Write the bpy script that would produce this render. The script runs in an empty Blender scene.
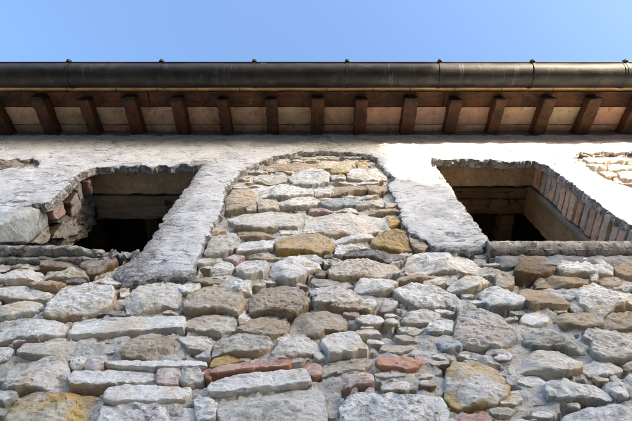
import bpy, bmesh, math, random
from mathutils import Vector, noise, Matrix
from mathutils.geometry import delaunay_2d_cdt
random.seed(11)
S = bpy.context.scene
COL = S.collection
R = math.radians

# ------------------------------------------------------------------ camera maths
D = 1.10            # camera to wall face, metres
EYE = 1.60
PITCH = 65.3
F = 480.0           # focal length in photo pixels (632 wide)
CX, CY = 316.0, 210.5
sp, cp = math.sin(R(PITCH)), math.cos(R(PITCH))

def ray(px, py):
    u, v = (px - CX) / F, (CY - py) / F
    return Vector((u, cp - v * sp, sp + v * cp))      # camera looks along +Y and up

def on_wall(px, py, y=0.0):
    r = ray(px, py); t = (D + y) / r.y
    return Vector((r.x * t, EYE + r.z * t))           # (X, Z) on plane Y = y

def on_jamb(px, py, x):
    r = ray(px, py); t = x / r.x
    return Vector((r.y * t - D, EYE + r.z * t))       # (Y, Z) on plane X = x

# ------------------------------------------------------------------ helpers
def fb(p, o=4, h=0.9):
    return noise.fractal(p, h, 2.1, o, noise_basis='PERLIN_ORIGINAL')

def link(name, me, mat, parent=None):
    o = bpy.data.objects.new(name, me); COL.objects.link(o)
    for m in (mat if isinstance(mat, (list, tuple)) else [mat]):
        me.materials.append(m)
    if parent: o.parent = parent
    return o

def mesh_from(name, verts, faces, cols=None, smooth=True):
    me = bpy.data.meshes.new(name)
    me.from_pydata([tuple(v) for v in verts], [], faces)
    if cols:
        a = me.color_attributes.new('Tint', 'FLOAT_COLOR', 'POINT')
        flat = []
        for c in cols: flat.extend((c[0], c[1], c[2], 1.0 if len(c) < 4 else c[3]))
        a.data.foreach_set('color', flat)
    if smooth: me.polygons.foreach_set('use_smooth', [True] * len(me.polygons))
    me.update()
    if smooth: me.set_sharp_from_angle(angle=R(33))
    return me

def tag(o, label=None, cat=None, group=None, kind=None):
    if label: o['label'] = label
    if cat: o['category'] = cat
    if group: o['group'] = group
    if kind: o['kind'] = kind
    return o

def empty(name, loc, label, cat, group=None):
    o = bpy.data.objects.new(name, None); COL.objects.link(o)
    o.location = loc; o.empty_display_size = 0.2
    return tag(o, label, cat, group)

class MB:
    """collects shapes that become one mesh"""
    def __init__(s): s.v = []; s.f = []; s.c = []
    def add(s, verts, faces, col=(0.5, 0.5, 0.5)):
        b = len(s.v); s.v += [tuple(v) for v in verts]
        s.f += [tuple(b + i for i in f) for f in faces]
        if isinstance(col, list): s.c += col
        else: s.c += [col] * len(verts)
    def box(s, lo, hi, col=(0.5, 0.5, 0.5), step=None, rough=0.0, bev=0.0, seed=0.0, frq=14.0):
        """box with subdivided, softly worn faces"""
        n = [max(1, int(round((hi[i] - lo[i]) / step))) if step else 1 for i in range(3)]
        idx = {}; vs = []; fs = []
        ctr = [(lo[i] + hi[i]) / 2 for i in range(3)]
        def vid(i, j, k):
            key = (i, j, k)
            if key not in idx:
                p = [lo[0] + (hi[0]-lo[0])*i/n[0], lo[1] + (hi[1]-lo[1])*j/n[1], lo[2] + (hi[2]-lo[2])*k/n[2]]
                on = [i in (0, n[0]), j in (0, n[1]), k in (0, n[2])]
                if bev and sum(on) >= 2:
                    w = bev * (0.6 + 0.9 * abs(fb(Vector(p) * 9 + Vector((seed, 0, 0)), 2))) 
                    for a in range(3):
                        if on[a]: p[a] += w * (1 if p[a] < ctr[a] else -1) * 0.6
                if rough:
                    q = Vector(p) * frq + Vector((seed, seed * 1.7, 3.1))
                    d = Vector((fb(q), fb(q + Vector((9, 2, 4))), fb(q + Vector((3, 8, 1)))))
                    p = [p[a] + d[a] * rough for a in range(3)]
                idx[key] = len(vs); vs.append(p)
            return idx[key]
        for a in range(3):
            b, c = (a + 1) % 3, (a + 2) % 3
            for side in (0, n[a]):
                for u in range(n[b]):
                    for w in range(n[c]):
                        q = []
                        for du, dw in ((0, 0), (1, 0), (1, 1), (0, 1)):
                            t = [0, 0, 0]; t[a] = side; t[b] = u + du; t[c] = w + dw
                            q.append(vid(*t))
                        if side == 0: q.reverse()
                        fs.append(q)
        s.add(vs, fs, col)
    def build(s, name, mat, parent=None, smooth=True):
        return link(name, mesh_from(name, s.v, s.f, s.c, smooth), mat, parent)

# ------------------------------------------------------------------ materials
def mat_base(name):
    m = bpy.data.materials.new(name); m.use_nodes = True
    nt = m.node_tree; nt.nodes.clear()
    out = nt.nodes.new('ShaderNodeOutputMaterial')
    b = nt.nodes.new('ShaderNodeBsdfPrincipled')
    nt.links.new(b.outputs[0], out.inputs[0])
    return m, nt, b

def N(nt, t, **k):
    n = nt.nodes.new(t)
    for a, v in k.items():
        if a.startswith('i_'):
            key = a[2:]; key = int(key) if key.isdigit() else key.replace('_', ' ')
            n.inputs[key].default_value = v
        else: setattr(n, a, v)
    return n

def noise_tex(nt, vec, scale, detail=6, rough=0.6, dist=0.0):
    n = N(nt, 'ShaderNodeTexNoise', i_Scale=scale, i_Detail=detail, i_Roughness=rough, i_Distortion=dist)
    nt.links.new(vec, n.inputs['Vector']); return n.outputs['Fac']

def ramp(nt, fac, stops):
    r = N(nt, 'ShaderNodeValToRGB'); e = r.color_ramp.elements
    while len(e) < len(stops): e.new(0.5)
    for el, (p, c) in zip(e, stops):
        el.position = p
        el.color = (c, c, c, 1) if not isinstance(c, (tuple, list)) else (c[0], c[1], c[2], 1)
    nt.links.new(fac, r.inputs[0]); return r.outputs[0]

def mix(nt, fac, a, b, mode='MIX'):
    m = N(nt, 'ShaderNodeMix', data_type='RGBA', blend_type=mode)
    for sock, val in ((m.inputs[0], fac), (m.inputs[6], a), (m.inputs[7], b)):
        if hasattr(val, 'is_linked'): nt.links.new(val, sock)
        elif isinstance(val, (int, float)): sock.default_value = val
        else: sock.default_value = (val[0], val[1], val[2], 1)
    return m.outputs[2]

def mapping(nt, scale=(1, 1, 1)):
    t = N(nt, 'ShaderNodeNewGeometry')
    m = N(nt, 'ShaderNodeMapping'); m.inputs['Scale'].default_value = scale
    nt.links.new(t.outputs['Position'], m.inputs['Vector']); return m.outputs[0]

def bump(nt, bsdf, heights):
    prev = None
    for h, strength, dist in heights:
        b = N(nt, 'ShaderNodeBump', i_Strength=strength, i_Distance=dist)
        nt.links.new(h, b.inputs['Height'])
        if prev: nt.links.new(prev, b.inputs['Normal'])
        prev = b.outputs[0]
    nt.links.new(prev, bsdf.inputs['Normal'])

def crack(nt, amt, s, scale=(0.45, 1, 1.5), width=0.016):
    """thin broken dark lines"""
    f = noise_tex(nt, mapping(nt, scale), s, 5, 0.62, 0.9)
    d = N(nt, 'ShaderNodeMath', operation='SUBTRACT', i_1=0.5); nt.links.new(f, d.inputs[0])
    a = N(nt, 'ShaderNodeMath', operation='ABSOLUTE'); nt.links.new(d.outputs[0], a.inputs[0])
    g = noise_tex(nt, mapping(nt), s * 0.9, 3, 0.6)
    m = N(nt, 'ShaderNodeMath', operation='MULTIPLY')
    nt.links.new(ramp(nt, a.outputs[0], [(0.0, amt), (width, 0.0)]), m.inputs[0])
    nt.links.new(ramp(nt, g, [(0.48, 0.0), (0.58, 1.0)]), m.inputs[1])
    return m.outputs[0]

def stone_material(name, lime=0.5, lichen=0.4, stain=0.6, bumpy=1.0, limecol=(0.90, 0.89, 0.86)):
    m, nt, b = mat_base(name)
    P = mapping(nt); PS = mapping(nt, (0.35, 1, 1.6))
    a = N(nt, 'ShaderNodeAttribute', attribute_name='Tint').outputs['Color']
    n1 = noise_tex(nt, P, 9, 6, 0.65, 0.4)
    n2 = noise_tex(nt, PS, 34, 8, 0.72, 0.3)
    n3 = noise_tex(nt, P, 120, 5, 0.7)
    n4 = noise_tex(nt, P, 19, 10, 0.78, 0.8)
    c = mix(nt, 1.0, a, ramp(nt, n1, [(0.25, 0.66), (0.5, 1.0), (0.78, 1.22)]), 'MULTIPLY')
    c = mix(nt, 1.0, c, ramp(nt, n2, [(0.3, 0.70), (0.48, 1.0), (0.75, 1.2)]), 'MULTIPLY')
    # warm iron stains
    w = noise_tex(nt, P, 6.5, 5, 0.6, 0.6)
    c = mix(nt, ramp(nt, w, [(0.52, 0.0), (0.72, stain)]), c, mix(nt, 1.0, c, (1.05, 0.78, 0.48), 'MULTIPLY'))
    # lime wash left over from pointing
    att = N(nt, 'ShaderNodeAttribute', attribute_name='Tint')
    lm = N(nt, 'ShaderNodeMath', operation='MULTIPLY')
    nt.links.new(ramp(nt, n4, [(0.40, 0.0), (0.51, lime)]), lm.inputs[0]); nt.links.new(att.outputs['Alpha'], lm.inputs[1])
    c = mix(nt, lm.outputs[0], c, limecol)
    c = mix(nt, crack(nt, 0.55, 8), c, (0.10, 0.08, 0.06))
    # grey-black lichen specks
    k = noise_tex(nt, P, 46, 8, 0.8, 0.5); k2 = noise_tex(nt, P, 5, 3, 0.5)
    sp_ = N(nt, 'ShaderNodeMath', operation='MULTIPLY')
    nt.links.new(ramp(nt, k, [(0.555, 0.0), (0.63, 1.0)]), sp_.inputs[0])
    nt.links.new(ramp(nt, k2, [(0.42, 0.1), (0.6, lichen)]), sp_.inputs[1])
    c = mix(nt, sp_.outputs[0], c, (0.075, 0.07, 0.065))
    # fine grain
    c = mix(nt, 1.0, c, ramp(nt, n3, [(0.30, 0.78), (0.46, 1.0), (0.75, 1.14)]), 'MULTIPLY')
    nt.links.new(c, b.inputs['Base Color'])
    b.inputs['Roughness'].default_value = 0.92
    b.inputs['Specular IOR Level'].default_value = 0.25
    bump(nt, b, [(n2, 0.55 * bumpy, 0.010), (n4, 0.5 * bumpy, 0.012), (n3, 0.5 * bumpy, 0.004)])
    return m

M_stone = stone_material('rubble_stone', 0.97, 0.42, 0.8, 1.5)
M_tinted = stone_material('tinted_stone', 0.38, 0.4, 0.6, 1.9)
M_brickstone = stone_material('old_brick', 0.28, 0.4, 0.2, 0.8)
M_mortar = stone_material('lime_mortar', 0.75, 0.55, 0.35, 2.4)
M_jamb = stone_material('jamb_rubble', 0.55, 0.8, 0.5, 2.0)

def plaster_material():
    m, nt, b = mat_base('weathered_plaster')
    P = mapping(nt); PS = mapping(nt, (0.45, 1, 2.2))
    at = N(nt, 'ShaderNodeAttribute', attribute_name='Tint')
    sep = N(nt, 'ShaderNodeSeparateColor'); nt.links.new(at.outputs['Color'], sep.inputs[0])
    worn, mud = sep.outputs[0], sep.outputs[1]
    n1 = noise_tex(nt, P, 7, 6, 0.62, 0.5); n2 = noise_tex(nt, PS, 26, 9, 0.75, 0.7)
    n3 = noise_tex(nt, P, 95, 6, 0.75); n5 = noise_tex(nt, P, 260, 3, 0.7)
    c = mix(nt, 1.0, (0.88, 0.89, 0.90), ramp(nt, n1, [(0.28, 0.72), (0.52, 1.0), (0.8, 1.05)]), 'MULTIPLY')
    # beige undercoat where the top coat is thin
    c = mix(nt, ramp(nt, n2, [(0.54, 0.0), (0.66, 0.4)]), c, (0.46, 0.41, 0.33))
    # worn: grey open-grained mortar
    g = mix(nt, ramp(nt, n3, [(0.4, 0.0), (0.62, 1.0)]), (0.15, 0.145, 0.14), (0.72, 0.70, 0.68))
    wm = N(nt, 'ShaderNodeMath', operation='ADD'); nt.links.new(worn, wm.inputs[0])
    sub = N(nt, 'ShaderNodeMath', operation='MULTIPLY_ADD', i_1=1.5, i_2=-0.75)
    nt.links.new(n2, sub.inputs[0]); nt.links.new(sub.outputs[0], wm.inputs[1])
    c = mix(nt, ramp(nt, wm.outputs[0], [(0.36, 0.0), (0.62, 0.85)]), c, g)
    # mud band under the rafters
    mm = N(nt, 'ShaderNodeMath', operation='ADD'); nt.links.new(mud, mm.inputs[0])
    s2 = N(nt, 'ShaderNodeMath', operation='MULTIPLY_ADD', i_1=0.9, i_2=-0.45)
    nt.links.new(n1, s2.inputs[0]); nt.links.new(s2.outputs[0], mm.inputs[1])
    c = mix(nt, ramp(nt, mm.outputs[0], [(0.35, 0.0), (0.65, 0.9)]), c, (0.30, 0.22, 0.13))
    # soot streaks and cracks
    k = noise_tex(nt, mapping(nt, (0.6, 1, 1.5)), 15, 12, 0.82, 1.2)
    ka = N(nt, 'ShaderNodeMath', operation='MULTIPLY_ADD', i_1=0.05); nt.links.new(sep.outputs[2], ka.inputs[0]); nt.links.new(k, ka.inputs[2]); k = ka.outputs[0]
    c = mix(nt, ramp(nt, k, [(0.545, 0.0), (0.61, 0.8)]), c, (0.13, 0.125, 0.12))
    c = mix(nt, crack(nt, 0.75, 5, (0.7, 1, 1.1), 0.012), c, (0.10, 0.095, 0.09))
    nt.links.new(c, b.inputs['Base Color']); b.inputs['Roughness'].default_value = 0.95
    b.inputs['Specular IOR Level'].default_value = 0.2
    bump(nt, b, [(n2, 0.8, 0.014), (n3, 0.8, 0.010), (n5, 0.5, 0.003)])
    return m
M_plaster = plaster_material()

def simple_material(name, base, var=0.35, scale=(1, 1, 1), s=20, rough=0.9, bumpd=0.004, spec=0.3, stains=None, attr=False, metallic=0.0, streak=None):
    m, nt, b = mat_base(name)
    P = mapping(nt, scale); Q = mapping(nt)
    n1 = noise_tex(nt, P, s, 8, 0.7, 0.4); n2 = noise_tex(nt, Q, s * 0.3, 5, 0.6, 0.3)
    src = N(nt, 'ShaderNodeAttribute', attribute_name='Tint').outputs['Color'] if attr else base
    c = mix(nt, 1.0, src, ramp(nt, n1, [(0.25, 1 - var), (0.55, 1.0), (0.8, 1 + var * 0.7)]), 'MULTIPLY')
    c = mix(nt, 1.0, c, ramp(nt, n2, [(0.3, 1 - var * 0.8), (0.55, 1.0), (0.8, 1 + var * 0.5)]), 'MULTIPLY')
    if stains:
        for colr, lo, hi, amt, sc in stains:
            k = noise_tex(nt, Q, sc, 7, 0.72, 0.6)
            c = mix(nt, ramp(nt, k, [(lo, 0.0), (hi, amt)]), c, colr)
    if streak:
        k = noise_tex(nt, mapping(nt, (1, 0.12, 0.12)), 26, 6, 0.75, 0.3); k2 = noise_tex(nt, Q, 2.3, 3, 0.6)
        mm = N(nt, 'ShaderNodeMath', operation='MULTIPLY')
        nt.links.new(ramp(nt, k, [(0.55, 0.0), (0.66, 0.7)]), mm.inputs[0]); nt.links.new(ramp(nt, k2, [(0.48, 0.0), (0.6, 1.0)]), mm.inputs[1])
        c = mix(nt, mm.outputs[0], c, streak)
        rr2 = N(nt, 'ShaderNodeMath', operation='MULTIPLY_ADD', i_1=0.5, i_2=rough - 0.22); nt.links.new(n2, rr2.inputs[0])
        nt.links.new(rr2.outputs[0], b.inputs['Roughness'])
    nt.links.new(c, b.inputs['Base Color'])
    b.inputs['Roughness'].default_value = rough; b.inputs['Metallic'].default_value = metallic
    b.inputs['Specular IOR Level'].default_value = spec
    bump(nt, b, [(n1, 0.6, bumpd)])
    return m

M_rafter = simple_material('dark_old_timber', (0.115, 0.055, 0.026), 0.5, (6, 0.5, 3), 14, 0.7, 0.005, 0.35, [((0.028, 0.017, 0.012), 0.5, 0.62, 0.8, 11)], attr=True)
M_board = simple_material('eave_timber', (0.14, 0.058, 0.024), 0.6, (0.5, 6, 6), 12, 0.75, 0.005, 0.3, [((0.03, 0.018, 0.012), 0.48, 0.6, 0.8, 7), ((0.32, 0.18, 0.09), 0.62, 0.7, 0.6, 9)])
M_soffit = simple_material('soffit_terracotta', (0.4, 0.25, 0.16), 0.3, (1, 1, 1), 16, 0.9, 0.003, 0.25, [((0.50, 0.42, 0.32), 0.55, 0.66, 0.55, 6), ((0.20, 0.12, 0.06), 0.52, 0.66, 0.75, 8)], attr=True)
M_tile = simple_material('roof_terracotta', (0.38, 0.22, 0.12), 0.35, (1, 1, 1), 14, 0.9, 0.004, 0.25, [((0.12, 0.09, 0.06), 0.55, 0.7, 0.6, 9)])
M_drip = simple_material('drip_terracotta', (0.6, 0.45, 0.27), 0.3, (1, 1, 1), 12, 0.9, 0.003, 0.25, attr=True)
M_gutter = simple_material('aged_gutter_metal', (0.048, 0.042, 0.036), 0.5, (0.5, 3, 3), 9, 0.45, 0.003, 0.5, [((0.12, 0.095, 0.07), 0.54, 0.66, 0.5, 5), ((0.018, 0.017, 0.016), 0.53, 0.64, 0.7, 14)], metallic=0.5, streak=(0.20, 0.185, 0.165))
M_lintel = simple_material('tan_render', (0.66, 0.505, 0.33), 0.4, (1, 1, 1), 26, 0.95, 0.009, 0.2, [((0.55, 0.47, 0.34), 0.56, 0.68, 0.5, 9), ((0.14, 0.10, 0.07), 0.6, 0.68, 0.7, 22)])
M_greywood = simple_material('bleached_timber', (0.48, 0.40, 0.31), 0.45, (0.35, 7, 5), 9, 0.85, 0.006, 0.25, [((0.05, 0.035, 0.025), 0.57, 0.63, 0.9, 7)])
M_brownwood = simple_material('brown_timber', (0.24, 0.165, 0.10), 0.45, (0.35, 7, 5), 9, 0.85, 0.006, 0.25, [((0.04, 0.03, 0.022), 0.55, 0.62, 0.9, 8), ((0.34, 0.25, 0.15), 0.62, 0.7, 0.5, 10)])
M_sill = simple_material('moulded_sill_stone', (0.42, 0.395, 0.36), 0.5, (1, 1, 1), 30, 0.92, 0.014, 0.25, [((0.08, 0.073, 0.065), 0.50, 0.58, 0.85, 24), ((0.66, 0.63, 0.58), 0.57, 0.63, 0.8, 17)])
M_slab = simple_material('grey_slab_stone', (0.30, 0.305, 0.31), 0.45, (1, 1, 1), 20, 0.9, 0.010, 0.25, [((0.12, 0.115, 0.11), 0.54, 0.64, 0.7, 14), ((0.62, 0.6, 0.56), 0.58, 0.66, 0.6, 10)])
M_room = simple_material('dark_room_plaster', (0.06, 0.043, 0.032), 0.5, (1, 1, 1), 6, 0.95, 0.006, 0.1)  # the unlit darkness of the room is put into this near-black base
M_inner = simple_material('brown_reveal_plaster', (0.30, 0.23, 0.15), 0.35, (1, 1, 1), 14, 0.95, 0.005, 0.2, [((0.13, 0.09, 0.055), 0.52, 0.66, 0.7, 8)])
M_opp = simple_material('grey_render', (0.32, 0.29, 0.24), 0.2, (1, 1, 1), 5, 0.95, 0.005, 0.2)
M_shutter = simple_material('brown_shutter_paint', (0.09, 0.05, 0.03), 0.2, (1, 1, 1), 12, 0.7, 0.002, 0.3)
M_frame = simple_material('weathered_frame_wood', (0.25, 0.22, 0.19), 0.3, (3, 3, 0.6), 20, 0.8, 0.003, 0.25)

# ------------------------------------------------------------------ plan of the openings
L_X0 = on_wall(93, 167).x; L_X1 = on_wall(203, 165).x
R_X0 = on_wall(433, 159).x; R_X1 = on_wall(535, 160).x
L_TOP = on_wall(150, 168).y; R_TOP = on_wall(480, 161).y
L_BOT = on_wall(100, 250, -0.07).y; R_BOT = on_wall(560, 241, -0.07).y
WALL_TOP = EYE + 3.42 * D
SLOPE = 0.305
XMIN, XMAX = -4.2, 4.2
THICK = 0.42
PW = 0.045          # plaster stands this proud of the stones

# ------------------------------------------------------------------ plaster outline (photo pixels)
PL = [(-220,131),(852,131),(852,385),
 (700,274),(660,245),(632,225),(615,213),(600,203),(585,192),(570,181),(556,171),(545,163),(535,160),(520,160),(505,161),(490,159),(475,160),(460,158),(447,159),(432,157),
 (430,161),(433,168),(440,178),(445,184),(450,190),(456,197),(462,204),(466,210),(470,215),(475,222),(480,228),(486,236),(489,243),(482,248),(470,251),(462,249),(455,251),(447,249),(440,248),
 (428,241),(421,238),(415,234),(409,230),(405,226),(402,220),(400,214),(401,207),(397,201),(394,196),(390,190),(389,184),(395,177),(389,172),(383,168),(380,164),(377,158),(370,155),(362,153),(349,152),(335,150),(320,150),(310,152),(300,151),(288,154),(275,156),(265,159),(255,163),(248,168),(240,172),(236,177),(232,180),(226,185),(223,190),(224,199),(222,208),(219,215),(214,222),(210,230),(206,236),(203,245),(199,254),(195,264),(193,271),(186,276),(176,275),(166,278),(158,275),(150,277),(140,280),(130,282),(122,280),(115,275),(113,270),(118,265),(128,258),(140,250),(147,242),(155,231),(160,223),(165,215),(171,207),(178,198),(183,191),(188,185),(193,178),(197,172),(203,164),
 (192,165),(181,163),(170,165),(160,164),(150,166),(140,164),(130,165),(118,164),(108,166),(96,166),(88,169),(80,172),(75,177),(70,181),(66,187),(60,192),(53,198),(46,203),(38,203),(30,204),(22,206),(14,210),(7,216),(0,219),(-30,239),(-70,268),(-220,385)]
HOLES = [[(575,160),(573,156),(580,152),(592,153),(604,151),(618,152),(632,151),(645,153),(652,160),(648,176),(640,188),(632,186),(622,184),(612,180),(605,177),(600,174),(594,173),(588,168),(580,167)],
         [(-14,160),(0,159),(8,160),(16,158),(24,160),(32,158),(38,160),(40,163),(37,168),(30,167),(22,169),(14,168),(4,170),(-10,170),(-18,166)]]

def resample(poly, step, closed=True):
    out = []; n = len(poly)
    for i in range(n if closed else n - 1):
        a, b = Vector(poly[i]), Vector(poly[(i + 1) % n])
        k = max(1, int((b - a).length / step))
        for j in range(k): out.append(a.lerp(b, j / k))
    return out

def inside(p, poly):
    x, y = p; c = False; n = len(poly); j = n - 1
    for i in range(n):
        xi, yi = poly[i]; xj, yj = poly[j]
        if (yi > y) != (yj > y) and x < (xj - xi) * (y - yi) / (yj - yi) + xi: c = not c
        j = i
    return c

plW = [on_wall(x, y, -PW) for x, y in PL]
plW = [Vector((max(XMIN, min(XMAX, p.x)), p.y)) for p in plW]
hoW = [[on_wall(x, y, -PW) for x, y in h] for h in HOLES]

def in_plaster(p):
    return inside(p, plW) and not any(inside(p, h) for h in hoW)

class Mask:
    """even-odd raster of closed loops, for quick inside tests"""
    def __init__(s, loops, cell=0.002):
        s.c = cell
        xs = [p[0] for l in loops for p in l]; zs = [p[1] for l in loops for p in l]
        s.x0, s.z0 = min(xs), min(zs)
        s.w, s.h = int((max(xs) - s.x0) / cell) + 2, int((max(zs) - s.z0) / cell) + 2
        s.b = bytearray(s.w * s.h); rows = {}
        for l in loops:
            for i in range(len(l)):
                (xa, za), (xb, zb) = l[i - 1], l[i]
                if za == zb: continue
                if za > zb: xa, za, xb, zb = xb, zb, xa, za
                k = int(math.ceil((za - s.z0) / cell - 0.5))
                while s.z0 + (k + 0.5) * cell < zb:
                    z = s.z0 + (k + 0.5) * cell
                    rows.setdefault(k, []).append(xa + (xb - xa) * (z - za) / (zb - za)); k += 1
        for k, cuts in rows.items():
            cuts.sort()
            for a, b in zip(cuts[::2], cuts[1::2]):
                i0 = max(0, int((a - s.x0) / cell + 0.5)); i1 = min(s.w, int((b - s.x0) / cell + 0.5))
                if i1 > i0: s.b[k * s.w + i0:k * s.w + i1] = b'\1' * (i1 - i0)
    def __call__(s, p):
        i, k = int((p[0] - s.x0) / s.c), int((p[1] - s.z0) / s.c)
        return 0 <= i < s.w and 0 <= k < s.h and s.b[k * s.w + i] == 1

# ------------------------------------------------------------------ occupancy raster on the wall (1 cell = 6 mm)
CELL = 0.006
GX0, GZ0 = -2.7, 1.9
GW, GH = int(5.4 / CELL), int(3.5 / CELL)
occ = bytearray(GW * GH)
def mark(poly, grow=0.0):
    xs = [p[0] for p in poly]; zs = [p[1] for p in poly]
    for iz in range(max(0, int((min(zs) - GZ0) / CELL)), min(GH - 1, int((max(zs) - GZ0) / CELL)) + 1):
        z = GZ0 + (iz + 0.5) * CELL
        cuts = []; n = len(poly); j = n - 1
        for i in range(n):
            xi, yi = poly[i][0], poly[i][1]; xj, yj = poly[j][0], poly[j][1]
            if (yi > z) != (yj > z): cuts.append((xj - xi) * (z - yi) / (yj - yi) + xi)
            j = i
        cuts.sort()
        for a, b in zip(cuts[::2], cuts[1::2]):
            i0 = max(0, int((a - GX0) / CELL)); i1 = min(GW - 1, int((b - GX0) / CELL))
            for ix in range(i0, i1 + 1): occ[iz * GW + ix] = 1
mark(plW)
for wx0, wx1, wb, wt in ((L_X0, L_X1, L_BOT, L_TOP), (R_X0, R_X1, R_BOT, R_TOP)):
    mark([(wx0 - 0.02, wb - 0.09), (wx1 + 0.03, wb - 0.09), (wx1 + 0.03, wt + 0.05), (wx0 - 0.02, wt + 0.05)])

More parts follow.
